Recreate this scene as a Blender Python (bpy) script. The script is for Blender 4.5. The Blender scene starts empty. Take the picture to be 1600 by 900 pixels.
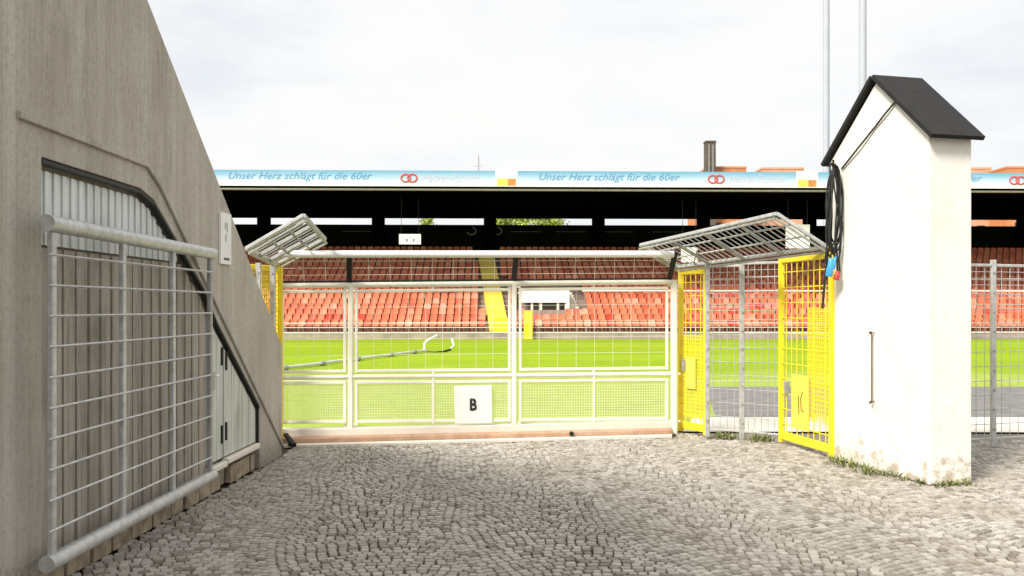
import bpy, bmesh, math, random
from mathutils import Vector, Matrix
random.seed(7)
R = math.radians
scene = bpy.context.scene
COL = scene.collection
F, HX, HY, CZ = 1400.0, 800.0, 480.0, 2.0      # focal length in photo pixels, principal column, horizon row, eye height

def P(px, py, D):                               # real point seen at a pixel, D metres ahead
    return Vector(((px-HX)/F*D, D, CZ-(py-HY)/F*D))
def lerp(a, b, t): return a+(b-a)*t
def rnd(a, b): return random.uniform(a, b)

# ------------------------------------------------------------------ materials
def nodes(name):
    m = bpy.data.materials.new(name); m.use_nodes = True
    nt = m.node_tree
    return m, nt, nt.nodes['Principled BSDF']
def node(nt, t, **kw):
    n = nt.nodes.new(t)
    for k, v in kw.items(): setattr(n, k, v)
    return n
def coords(nt, scale=(1, 1, 1), kind='Object'):
    tc = node(nt, 'ShaderNodeTexCoord'); mp = node(nt, 'ShaderNodeMapping')
    mp.inputs['Scale'].default_value = scale
    if kind == 'World':
        g = node(nt, 'ShaderNodeNewGeometry'); nt.links.new(g.outputs['Position'], mp.inputs['Vector'])
    else:
        nt.links.new(tc.outputs[kind], mp.inputs['Vector'])
    return mp.outputs['Vector']
def noise(nt, vec, scale, detail=5, rough=.6):
    n = node(nt, 'ShaderNodeTexNoise'); n.inputs['Scale'].default_value = scale
    n.inputs['Detail'].default_value = detail; n.inputs['Roughness'].default_value = rough
    nt.links.new(vec, n.inputs['Vector']); return n.outputs['Fac']
def ramp(nt, fac, stops):
    r = node(nt, 'ShaderNodeValToRGB'); e = r.color_ramp.elements
    while len(e) < len(stops): e.new(.5)
    for i, (p, c) in enumerate(stops):
        e[i].position = p; e[i].color = (*c, 1)
    nt.links.new(fac, r.inputs['Fac']); return r.outputs['Color']
def mixc(nt, fac, a, b, mode='MIX'):
    m = node(nt, 'ShaderNodeMix', data_type='RGBA', blend_type=mode)
    for sock, v in ((m.inputs['Factor'], fac), (m.inputs['A'], a), (m.inputs['B'], b)):
        if isinstance(v, (int, float)): sock.default_value = v
        elif isinstance(v, tuple): sock.default_value = (*v, 1)
        else: nt.links.new(v, sock)
    return m.outputs['Result']
def bump(nt, bsdf, h, strength=.3, dist=.01):
    b = node(nt, 'ShaderNodeBump'); b.inputs['Strength'].default_value = strength
    b.inputs['Distance'].default_value = dist
    nt.links.new(h, b.inputs['Height']); nt.links.new(b.outputs['Normal'], bsdf.inputs['Normal'])
def worn(name, c, rough=.5, metal=0., var=.25, scale=6, dirt=None, dirt_amt=.5, bmp=.1, kind='World', dscale=3, spec=.5):
    m, nt, b = nodes(name); b.inputs['Specular IOR Level'].default_value = spec
    v = coords(nt, (1, 1, 1), kind)
    n = noise(nt, v, scale)
    lo = tuple(x*(1-var) for x in c); hi = tuple(min(1, x*(1+var*.6)) for x in c)
    col = ramp(nt, n, [(.3, lo), (.7, hi)])
    if dirt:
        d = noise(nt, v, dscale, 8, .7)
        f = ramp(nt, d, [(.52, (0, 0, 0)), (.7, (dirt_amt,)*3)])
        col = mixc(nt, f, col, dirt)
    nt.links.new(col, b.inputs['Base Color'])
    b.inputs['Roughness'].default_value = rough; b.inputs['Metallic'].default_value = metal
    if bmp: bump(nt, b, noise(nt, v, scale*8), bmp, .004)
    return m

M = {}
M['white'] = worn('gate_white_paint', (.88, .85, .70), .45, 0, .06, 5, (.55, .45, .28), .25)
M['whiter'] = worn('white_sheet', (.86, .85, .82), .5, 0, .05, 3)
M['galv'] = worn('galvanised_steel', (.56, .56, .54), .42, .35, .25, 14)
M['galvd'] = worn('dull_galvanised_steel', (.40, .40, .37), .5, .3, .3, 12, (.12, .10, .08), .5)
M['yellow'] = worn('yellow_paint', (.92, .72, .025), .4, 0, .08, 4, (.50, .33, .10), .45, dscale=9)
M['paleyellow'] = worn('pale_yellow_paint', (.90, .70, .10), .45, 0, .08, 4)
M['black'] = worn('black_steel', (.012, .012, .012), .5, .2, .3, 6)
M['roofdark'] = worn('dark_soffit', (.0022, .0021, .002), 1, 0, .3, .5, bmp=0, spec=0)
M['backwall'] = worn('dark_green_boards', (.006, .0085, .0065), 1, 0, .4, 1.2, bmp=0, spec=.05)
M['seatc'] = worn('seat_orange_red', (.66, .17, .075), .45, 0, .22, .9, (.78, .42, .30), .7, 0, dscale=1.2)
def seatm():
    m, nt, b = nodes('seat_orange_red')
    at = node(nt, 'ShaderNodeAttribute'); at.attribute_name = 'tone'
    oi = node(nt, 'ShaderNodeObjectInfo')
    a = node(nt, 'ShaderNodeMath', operation='ADD'); nt.links.new(at.outputs['Fac'], a.inputs[0]); nt.links.new(oi.outputs['Random'], a.inputs[1])
    f = node(nt, 'ShaderNodeMath', operation='FRACT'); nt.links.new(a.outputs[0], f.inputs[0])
    c = ramp(nt, f.outputs[0], [(0, (.48, .085, .04)), (.3, (.62, .15, .065)), (.8, (.69, .20, .095)), (1, (.77, .34, .22))])
    big = noise(nt, coords(nt, (1, 1, 1), 'World'), .35, 4)
    c = mixc(nt, ramp(nt, big, [(.45, (0, 0, 0)), (.75, (.3,)*3)]), c, (.72, .28, .16))
    nt.links.new(c, b.inputs['Base Color']); b.inputs['Roughness'].default_value = .45
    return m
M['seatc'] = seatm()
M['seatr'] = worn('seat_red', (.60, .05, .025), .4, 0, .2, .9, bmp=0)
M['tread'] = worn('terrace_concrete', (.36, .27, .23), .85, 0, .25, 1.5, (.16, .12, .1), .5)
M['frontwall'] = worn('perimeter_concrete', (.40, .33, .28), .85, 0, .3, 1.2, (.22, .18, .15), .6)
M['palecon'] = worn('pale_concrete', (.78, .72, .62), .8, 0, .12, 3, (.50, .42, .33), .4)
M['rustboard'] = worn('red_brown_timber', (.47, .29, .19), .75, 0, .25, 4, (.62, .47, .35), .6)
M['stonebase'] = worn('sandstone_plinth', (.34, .27, .19), .85, 0, .5, 7, (.08, .06, .04), .7, .4)
M['roofedge'] = worn('roof_felt', (.013, .012, .012), .8, 0, .4, 8)
M['cable'] = worn('black_rubber', (.014, .014, .013), .55, 0, .3, 20)
M['blue'] = worn('blue_plastic', (.06, .36, .72), .35, 0, .15, 20)
M['red'] = worn('red_plastic', (.55, .03, .03), .35, 0, .15, 20)
M['rust'] = worn('rusty_iron', (.16, .08, .045), .8, .3, .4, 20)
M['ink'] = worn('black_print', (.014, .013, .013), .6, 0, .1, 20, bmp=0)
M['greyprint'] = worn('grey_print', (.10, .10, .09), .7, 0, .2, 20, bmp=0)
M['brick'] = worn('orange_brick', (.62, .25, .10), .85, 0, .12, 1.2, (.6, .32, .18), .5)
M['brick2'] = worn('pale_orange_brick', (.66, .36, .22), .85, 0, .12, 1.2, (.66, .42, .3), .5)
M['chim'] = worn('chimney_render', (.13, .105, .08), .85, 0, .35, .8)
M['mast'] = worn('mast_grey_paint', (.50, .53, .57), .5, 0, .06, .5)
M['bark'] = worn('bark', (.08, .06, .04), .9, 0, .4, 4)
M['steelrail'] = worn('rail_grey', (.35, .33, .31), .5, .2, .2, 5)
M['asphalt'] = worn('grey_asphalt', (.20, .19, .18), .9, 0, .3, 2.5, (.30, .28, .25), .6, .3)
M['window'] = worn('dark_glass', (.02, .022, .025), .15, 0, .2, 3, bmp=0)
M['bluetxt'] = worn('banner_blue_ink', (.10, .30, .55), .6, 0, .1, 2, bmp=0)
M['paletxt'] = worn('banner_violet_ink', (.55, .52, .66), .6, 0, .1, 2, bmp=0)
M['redtxt'] = worn('banner_red_ink', (.62, .10, .12), .6, 0, .1, 2, bmp=0)
M['logoy'] = worn('banner_yellow_ink', (.85, .66, .12), .6, 0, .15, 2, bmp=0)
M['logoo'] = worn('banner_orange_ink', (.62, .26, .08), .6, 0, .3, 3, bmp=0)
M['pipe'] = worn('aluminium_pipe', (.72, .72, .68), .4, .2, .15, 3)

def concrete():
    m, nt, b = nodes('board_marked_concrete')
    v = coords(nt, (1, 1, .10), 'World')
    streak = noise(nt, v, 6, 6, .7)
    fine = noise(nt, coords(nt, (1, 1, .05), 'World'), 42, 6, .8)
    blotch = noise(nt, coords(nt, (1, 1, .6), 'World'), 1.3, 5, .6)
    c = ramp(nt, streak, [(.30, (.50, .455, .39)), (.5, (.58, .535, .465)), (.72, (.64, .60, .53))])
    c2 = ramp(nt, fine, [(.32, (.62, .59, .55)), (.44, (1, 1, 1))])
    c = mixc(nt, .75, c, c2, 'MULTIPLY')
    mott = noise(nt, coords(nt, (1, 1, 1), 'World'), 26, 6, .8)
    c = mixc(nt, .8, c, ramp(nt, mott, [(.32, (.66, .64, .60)), (.52, (1, 1, 1))]), 'MULTIPLY')
    runs = noise(nt, coords(nt, (1, 1, .16), 'World'), 2.0, 7, .75)
    c = mixc(nt, ramp(nt, runs, [(.54, (0, 0, 0)), (.66, (.55,)*3)]), c, (.27, .24, .195))
    c = mixc(nt, ramp(nt, blotch, [(.4, (0, 0, 0)), (.75, (.5,)*3)]), c, (.36, .31, .25))
    pores = node(nt, 'ShaderNodeTexVoronoi'); pores.inputs['Scale'].default_value = 38
    nt.links.new(coords(nt, (1, 1, .7), 'World'), pores.inputs['Vector'])
    pm = ramp(nt, pores.outputs['Distance'], [(.07, (.35, .33, .30)), (.14, (1, 1, 1))])
    c = mixc(nt, .6, c, pm, 'MULTIPLY')
    gg = node(nt, 'ShaderNodeNewGeometry'); sp = node(nt, 'ShaderNodeSeparateXYZ'); nt.links.new(gg.outputs['Position'], sp.inputs[0])
    dv = node(nt, 'ShaderNodeMath', operation='MULTIPLY'); dv.inputs[1].default_value = 1/.155; nt.links.new(sp.outputs['Y'], dv.inputs[0])
    fr = node(nt, 'ShaderNodeMath', operation='FRACT'); nt.links.new(dv.outputs[0], fr.inputs[0])
    fl = node(nt, 'ShaderNodeMath', operation='FLOOR'); nt.links.new(dv.outputs[0], fl.inputs[0])
    wn = node(nt, 'ShaderNodeTexWhiteNoise', noise_dimensions='1D'); nt.links.new(fl.outputs[0], wn.inputs['W'])
    c = mixc(nt, 1.0, c, ramp(nt, wn.outputs['Value'], [(0, (.90, .895, .885)), (1, (1, 1, 1))]), 'MULTIPLY')      # each shutter board took its own tone
    c = mixc(nt, 1.0, c, ramp(nt, fr.outputs[0], [(0, (.70, .68, .65)), (.05, (1, 1, 1))]), 'MULTIPLY')
    ms = node(nt, 'ShaderNodeMath', operation='MULTIPLY_ADD'); ms.inputs[1].default_value = 1.8; ms.inputs[2].default_value = -.55; nt.links.new(mott, ms.inputs[0])
    md = node(nt, 'ShaderNodeMath', operation='SUBTRACT'); nt.links.new(ms.outputs[0], md.inputs[0]); nt.links.new(sp.outputs['Z'], md.inputs[1])
    c = mixc(nt, ramp(nt, md.outputs[0], [(0, (0, 0, 0)), (.3, (.7,)*3)]), c, (.16, .135, .10))                     # splashed foot
    nt.links.new(c, b.inputs['Base Color']); b.inputs['Roughness'].default_value = .9
    mx = node(nt, 'ShaderNodeMath', operation='ADD')
    nt.links.new(streak, mx.inputs[0]); nt.links.new(fine, mx.inputs[1])
    bump(nt, b, mx.outputs[0], .8, .02)
    return m
M['concrete'] = concrete()

def planks(name, lo, mid, hi):
    m, nt, b = nodes(name)
    st = noise(nt, coords(nt, (1, 1, .04), 'World'), 26, 6, .75)
    bl = noise(nt, coords(nt, (1, 1, .5), 'World'), 3, 5, .7)
    c = ramp(nt, st, [(.3, lo), (.5, mid), (.7, hi)])
    c = mixc(nt, ramp(nt, bl, [(.5, (0, 0, 0)), (.75, (.65,)*3)]), c, lo)
    nt.links.new(c, b.inputs['Base Color']); b.inputs['Roughness'].default_value = .8
    bump(nt, b, st, .5, .006)
    return m
M['plank'] = planks('weathered_brown_planks', (.16, .14, .115), (.36, .32, .265), (.48, .44, .38))
M['door'] = planks('grey_green_door_paint', (.34, .33, .28), (.60, .62, .55), (.70, .72, .65))
M['clad'] = planks('pale_sheet_cladding', (.46, .47, .45), (.70, .72, .70), (.80, .81, .80))

def plaster():
    m, nt, b = nodes('white_plaster')
    v = coords(nt, (1, 1, 1), 'World')
    c = ramp(nt, noise(nt, v, 1.6, 6, .65), [(.3, (.80, .76, .68)), (.6, (.88, .86, .79))])
    run = noise(nt, coords(nt, (1, 1, .12), 'World'), 14, 5, .7)
    c = mixc(nt, ramp(nt, run, [(.62, (0, 0, 0)), (.74, (.45,)*3)]), c, (.62, .54, .44))
    g = node(nt, 'ShaderNodeNewGeometry'); s = node(nt, 'ShaderNodeSeparateXYZ')
    nt.links.new(g.outputs['Position'], s.inputs[0])
    n2 = noise(nt, v, 6, 6, .7)
    a = node(nt, 'ShaderNodeMath', operation='MULTIPLY_ADD'); a.inputs[1].default_value = 2.2; a.inputs[2].default_value = -.86
    nt.links.new(n2, a.inputs[0])
    d = node(nt, 'ShaderNodeMath', operation='SUBTRACT'); nt.links.new(a.outputs[0], d.inputs[0]); nt.links.new(s.outputs['Z'], d.inputs[1])
    splash = ramp(nt, d.outputs[0], [(-.0, (0, 0, 0)), (.3, (.8,)*3)])   # splashed mud along the foot
    c = mixc(nt, splash, c, (.44, .35, .25))
    vc = node(nt, 'ShaderNodeTexVoronoi', feature='DISTANCE_TO_EDGE'); vc.inputs['Scale'].default_value = 1.7
    wv = node(nt, 'ShaderNodeVectorMath', operation='ADD'); nz = node(nt, 'ShaderNodeTexNoise'); nz.inputs['Scale'].default_value = 3; nt.links.new(v, nz.inputs['Vector'])
    nt.links.new(v, wv.inputs[0]); nt.links.new(nz.outputs['Color'], wv.inputs[1]); nt.links.new(wv.outputs[0], vc.inputs['Vector'])
    crk = ramp(nt, vc.outputs['Distance'], [(.0, (.22,)*3), (.008, (0, 0, 0))])
    c = mixc(nt, crk, c, (.40, .34, .27))
    nt.links.new(c, b.inputs['Base Color']); b.inputs['Roughness'].default_value = .85
    bump(nt, b, noise(nt, v, 22, 6, .7), .35, .008)
    return m
M['plaster'] = plaster()

def cobble():
    m, nt, b = nodes('granite_setts')
    at = node(nt, 'ShaderNodeAttribute'); at.attribute_name = 'tone'
    v = coords(nt, (1, 1, 1), 'World')
    c = ramp(nt, at.outputs['Fac'], [(0, (.21, .18, .145)), (.25, (.37, .335, .285)), (.75, (.485, .448, .395)), (1, (.57, .53, .465))])
    c = mixc(nt, .55, c, ramp(nt, noise(nt, v, 60, 4, .7), [(.3, (.68, .66, .63)), (.6, (1.0, 1.0, 1.0))]), 'MULTIPLY')
    patch = ramp(nt, noise(nt, v, .7, 6, .65), [(.45, (0, 0, 0)), (.7, (.5,)*3)])
    c = mixc(nt, patch, c, (.30, .255, .195))
    nt.links.new(c, b.inputs['Base Color'])
    nt.links.new(ramp(nt, noise(nt, v, 5, 3), [(.3, (.5,)*3), (.7, (.75,)*3)]), b.inputs['Roughness'])
    bump(nt, b, noise(nt, v, 75, 5, .7), .5, .005)
    return m
M['cobble'] = cobble()

def groundm():
    m, nt, b = nodes('joint_dirt')
    v = coords(nt, (1, 1, 1), 'World')
    n = noise(nt, v, 30, 6, .7); big = noise(nt, v, .55, 5, .65)
    c = ramp(nt, n, [(.3, (.028, .023, .016)), (.55, (.075, .062, .045)), (.75, (.14, .12, .09))])
    c = mixc(nt, ramp(nt, big, [(.45, (0, 0, 0)), (.7, (.8,)*3)]), c, (.05, .05, .022))
    # pale joint sand, lightened towards hut and gate to paint in brighter light
    g = node(nt, 'ShaderNodeNewGeometry'); s = node(nt, 'ShaderNodeSeparateXYZ')
    nt.links.new(g.outputs['Position'], s.inputs[0])
    a = node(nt, 'ShaderNodeMath', operation='MULTIPLY_ADD'); a.inputs[1].default_value = .16; nt.links.new(s.outputs['X'], a.inputs[0])
    a2 = node(nt, 'ShaderNodeMath', operation='MULTIPLY_ADD'); a2.inputs[1].default_value = .09; a2.inputs[2].default_value = -1.05
    nt.links.new(s.outputs['Y'], a2.inputs[0]); nt.links.new(a2.outputs[0], a.inputs[2])
    a3 = node(nt, 'ShaderNodeMath', operation='ADD'); nt.links.new(a.outputs[0], a3.inputs[0]); nt.links.new(big, a3.inputs[1])
    c = mixc(nt, ramp(nt, a3.outputs[0], [(.25, (0, 0, 0)), (.75, (.85,)*3)]), c, (.27, .235, .185))
    nt.links.new(c, b.inputs['Base Color']); b.inputs['Roughness'].default_value = .95
    bump(nt, b, n, .6, .01)
    return m
M['ground'] = groundm()

def grassm():
    m, nt, b = nodes('mown_grass')
    v = coords(nt, (1, 1, 1), 'World')
    n = noise(nt, coords(nt, (1, .35, 1), 'World'), 9, 6, .75); big = noise(nt, v, .12, 4)
    pt_ = noise(nt, v, 1.1, 6, .7)
    c = ramp(nt, n, [(.3, (.17, .265, .005)), (.6, (.285, .41, .010)), (.8, (.36, .48, .03))])
    s = node(nt, 'ShaderNodeSeparateXYZ'); g = node(nt, 'ShaderNodeNewGeometry'); nt.links.new(g.outputs['Position'], s.inputs[0])
    w = node(nt, 'ShaderNodeMath', operation='MULTIPLY'); w.inputs[1].default_value = math.pi/5.5; nt.links.new(s.outputs['Y'], w.inputs[0])
    sn = node(nt, 'ShaderNodeMath', operation='SINE'); nt.links.new(w.outputs[0], sn.inputs[0])
    c = mixc(nt, ramp(nt, sn.outputs[0], [(.45, (0, 0, 0)), (.55, (.35,)*3)]), c, (.33, .46, .015))
    c = mixc(nt, ramp(nt, big, [(.45, (0, 0, 0)), (.7, (.4,)*3)]), c, (.38, .44, .04))
    ny_ = node(nt, 'ShaderNodeMath', operation='MULTIPLY_ADD'); ny_.inputs[1].default_value = -.055; ny_.inputs[2].default_value = 1.9; nt.links.new(s.outputs['Y'], ny_.inputs[0])
    nz_ = node(nt, 'ShaderNodeMath', operation='ADD'); nt.links.new(ny_.outputs[0], nz_.inputs[0]); nt.links.new(big, nz_.inputs[1])
    c = mixc(nt, ramp(nt, nz_.outputs[0], [(.8, (0, 0, 0)), (1.0, (.6,)*3)]), c, (.36, .43, .10))
    c = mixc(nt, ramp(nt, pt_, [(.5, (0, 0, 0)), (.72, (.55,)*3)]), c, (.20, .26, .02))
    nt.links.new(c, b.inputs['Base Color']); b.inputs['Roughness'].default_value = .9
    b.inputs['Specular IOR Level'].default_value = .15
    bump(nt, b, n, .8, .03)
    return m
M['grass'] = grassm()

def leafm(name, lo, hi):
    m, nt, b = nodes(name)
    at = node(nt, 'ShaderNodeAttribute'); at.attribute_name = 'tone'
    nt.links.new(ramp(nt, at.outputs['Fac'], [(0, lo), (1, hi)]), b.inputs['Base Color'])
    b.inputs['Roughness'].default_value = .7
    b.inputs['Subsurface Weight'].default_value = 0
    return m
M['leaf'] = leafm('tree_leaf', (.20, .28, .03), (.48, .55, .10))
M['weed'] = leafm('weed_blade', (.10, .14, .03), (.34, .34, .14))

def bannerm():
    m, nt, b = nodes('printed_sky_banner')
    tc = node(nt, 'ShaderNodeTexCoord'); s = node(nt, 'ShaderNodeSeparateXYZ')
    nt.links.new(tc.outputs['Generated'], s.inputs[0])
    n = noise(nt, coords(nt, (.25, 1, 1.5), 'World'), 1.0, 5, .6)
    a = node(nt, 'ShaderNodeMath', operation='MULTIPLY_ADD'); a.inputs[1].default_value = .38; a.inputs[2].default_value = -.19
    nt.links.new(n, a.inputs[0])
    ad = node(nt, 'ShaderNodeMath', operation='ADD'); nt.links.new(a.outputs[0], ad.inputs[0]); nt.links.new(s.outputs['Z'], ad.inputs[1])
    c = ramp(nt, ad.outputs[0], [(.14, (.85, .86, .87)), (.42, (.54, .66, .80)), (.78, (.26, .46, .66)), (1, (.14, .36, .53))])
    nt.links.new(c, b.inputs['Base Color']); b.inputs['Roughness'].default_value = .5
    return m
M['banner'] = bannerm()

# ------------------------------------------------------------------ mesh building
ORG = {}                                        # world origin of every object
class MB:
    def __init__(s): s.v, s.f, s.t, s.pc = [], [], [], []
    def add(s, vs, fs, tone=None):
        o = len(s.v); s.v += [Vector(p) for p in vs]; s.f += [tuple(i+o for i in f) for f in fs]
        s.t += [tone if tone is not None else .5]*len(fs)
        s.pc.append((o, len(s.v), len(s.f)-len(fs), len(s.f)))
    def hexa(s, a, b):                           # two quads, joined
        s.add(list(a)+list(b), [(3, 2, 1, 0), (4, 5, 6, 7), (0, 1, 5, 4), (1, 2, 6, 5), (2, 3, 7, 6), (3, 0, 4, 7)])
    def box(s, x0, x1, y0, y1, z0, z1):
        s.hexa([(x0, y0, z0), (x1, y0, z0), (x1, y1, z0), (x0, y1, z0)], [(x0, y0, z1), (x1, y0, z1), (x1, y1, z1), (x0, y1, z1)])
    def bar(s, p, q, w, h=None, up=(0, 0, 1)):    # rectangular bar, chamfered to eight sides
        h = h or w; p, q = Vector(p), Vector(q); d = (q-p)
        if d.length < 1e-6: return
        d.normalize(); up = Vector(up)
        if abs(d.dot(up)) > .95: up = Vector((0, 1, 0))
        a = d.cross(up).normalized(); b = a.cross(d)
        c = min(w, h)*.18; W, H = w/2, h/2
        prof = [(-W+c, -H), (W-c, -H), (W, -H+c), (W, H-c), (W-c, H), (-W+c, H), (-W, H-c), (-W, -H+c)]
        vs = [p+a*x+b*y for x, y in prof]+[q+a*x+b*y for x, y in prof]
        s.add(vs, [tuple(range(7, -1, -1)), tuple(range(8, 16))]+[(i, (i+1) % 8, 8+(i+1) % 8, 8+i) for i in range(8)])
    def wire(s, p, q, r):                        # thin four-sided rod
        p, q = Vector(p), Vector(q); d = (q-p).normalized()
        up = Vector((0, 0, 1)) if abs(d.z) < .9 else Vector((0, 1, 0))
        a = d.cross(up).normalized()*r; b = a.cross(d).normalized()*r
        vs = [p+a, p+b, p-a, p-b, q+a, q+b, q-a, q-b]
        s.add(vs, [(0, 1, 2, 3), (7, 6, 5, 4)]+[(i, i+4, (i+1) % 4+4, (i+1) % 4) for i in range(4)])
    def tube(s, pts, r, n=10, caps=True):
        pts = [Vector(p) for p in pts]; o = len(s.v); rs = r if isinstance(r, (list, tuple)) else [r]*len(pts)
        prev = None; vs = []
        for i, p in enumerate(pts):
            d = (pts[min(i+1, len(pts)-1)]-pts[max(i-1, 0)]).normalized()
            if prev is None:
                up = Vector((0, 0, 1)) if abs(d.z) < .9 else Vector((0, 1, 0)); a = d.cross(up).normalized()
            else: a = (prev-d*prev.dot(d)).normalized()
            prev = a; b = d.cross(a)
            vs += [p+(a*math.cos(2*math.pi*k/n)+b*math.sin(2*math.pi*k/n))*rs[i] for k in range(n)]
        fs = [(i*n+k, i*n+(k+1) % n, (i+1)*n+(k+1) % n, (i+1)*n+k) for i in range(len(pts)-1) for k in range(n)]
        if caps: fs += [tuple(range(n-1, -1, -1)), tuple((len(pts)-1)*n+k for k in range(n))]
        s.add(vs, fs)
    def prism(s, pts, off):                      # polygon pushed by a vector
        n = len(pts); pts = [Vector(p) for p in pts]
        q = [p+Vector(off) for p in pts]
        s.loft(pts, q)
    def loft(s, a, b):
        n = len(a)
        s.add(list(a)+list(b), [tuple(range(n-1, -1, -1)), tuple(range(n, 2*n))]+[(i, (i+1) % n, n+(i+1) % n, n+i) for i in range(n)])
    def build_each(s, name, mat, parent, **kw):  # every added piece its own part
        for a, b, fa, fb in s.pc:
            m = MB(); m.add(s.v[a:b], [tuple(i-a for i in f) for f in s.f[fa:fb]]); m.build(name, mat, parent, **kw)
    def build(s, name, mat, parent=None, smooth=False, bevel=0, tone=False):
        me = bpy.data.meshes.new(name)
        vs = s.v
        if parent is None:
            xs = [p.x for p in vs]; ys = [p.y for p in vs]; zs = [p.z for p in vs]
            org = Vector(((min(xs)+max(xs))/2, (min(ys)+max(ys))/2, min(zs)))
        else: org = ORG[parent.name]
        me.from_pydata([p-org for p in vs], [], s.f)
        bm = bmesh.new(); bm.from_mesh(me)
        if not tone: bmesh.ops.recalc_face_normals(bm, faces=bm.faces)
        if bevel:
            bmesh.ops.bevel(bm, geom=[e for e in bm.edges if e.is_manifold and e.calc_face_angle(0) > .5], offset=bevel, segments=2, profile=.5, affect='EDGES')
        bm.to_mesh(me); bm.free()
        if tone:
            at = me.attributes.new('tone', 'FLOAT', 'FACE'); at.data.foreach_set('value', s.t)
        if smooth:
            for p in me.polygons: p.use_smooth = True
            try: me.set_sharp_from_angle(angle=R(40))
            except Exception: pass
        me.materials.append(M[mat])
        o = bpy.data.objects.new(name, me); COL.objects.link(o)
        if parent is None: o.location = org
        else: o.parent = parent
        ORG[o.name] = org
        return o

def tag(o, label=None, cat=None, group=None, kind=None):
    if label: o['label'] = label
    if cat: o['category'] = cat
    if group: o['group'] = group
    if kind: o['kind'] = kind
    return o
def thing(name, loc, label, cat, group=None):
    o = bpy.data.objects.new(name, None); COL.objects.link(o); o.location = loc
    o.empty_display_size = .2
    ORG[o.name] = Vector(loc); return tag(o, label, cat, group)
def mesh_wires(mb, bl, br, tr, tl, nx, ny, r, skip_ends=True):
    bl, br, tr, tl = map(Vector, (bl, br, tr, tl))
    for i in range(1, nx): mb.wire(lerp(bl, br, i/nx), lerp(tl, tr, i/nx), r)
    for j in range(1, ny): mb.wire(lerp(bl, tl, j/ny), lerp(br, tr, j/ny), r)
def text_mesh(s, name, mat, parent, origin, xdir, width, height, shear=0., extr=.004, bold=0.):
    cu = bpy.data.curves.new(name, 'FONT'); cu.body = s; cu.size = 1; cu.shear = shear; cu.extrude = 0; cu.offset = bold
    cu.resolution_u = 3
    to = bpy.data.objects.new('tmp_text', cu); COL.objects.link(to)
    dg = bpy.context.evaluated_depsgraph_get()
    me = bpy.data.meshes.new_from_object(to.evaluated_get(dg))
    bpy.data.objects.remove(to)
    xs = [v.co.x for v in me.vertices]; ys = [v.co.y for v in me.vertices]
    x0, x1, y0, y1 = min(xs), max(xs), min(ys), max(ys)
    org = ORG[parent.name]; xdir = Vector(xdir).normalized()
    for v in me.vertices:
        u = (v.co.x-x0)/(x1-x0)*width; w = (v.co.y-y0)/(y1-y0)*height
        v.co = Vector(origin)+xdir*u+Vector((0, 0, w))-org
    bm = bmesh.new(); bm.from_mesh(me)
    nrm = Vector((xdir.y, -xdir.x, 0))
    ex = bmesh.ops.extrude_face_region(bm, geom=list(bm.faces))
    bmesh.ops.translate(bm, vec=nrm*extr, verts=[g for g in ex['geom'] if isinstance(g, bmesh.types.BMVert)])
    bmesh.ops.recalc_face_normals(bm, faces=bm.faces)
    bm.to_mesh(me); bm.free(); me.name = name
    me.materials.clear(); me.materials.append(M[mat])
    o = bpy.data.objects.new(name, me); COL.objects.link(o); o.parent = parent; ORG[o.name] = org
    return o

# ------------------------------------------------------------------ the setting: ground, cobbles, pitch
g = MB(); g.add([(-700, -300, -.035), (700, -300, -.035), (700, 900, -.035), (-700, 900, -.035)], [(0, 1, 2, 3)])
tag(g.build('ground', 'ground'), kind='structure')

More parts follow.
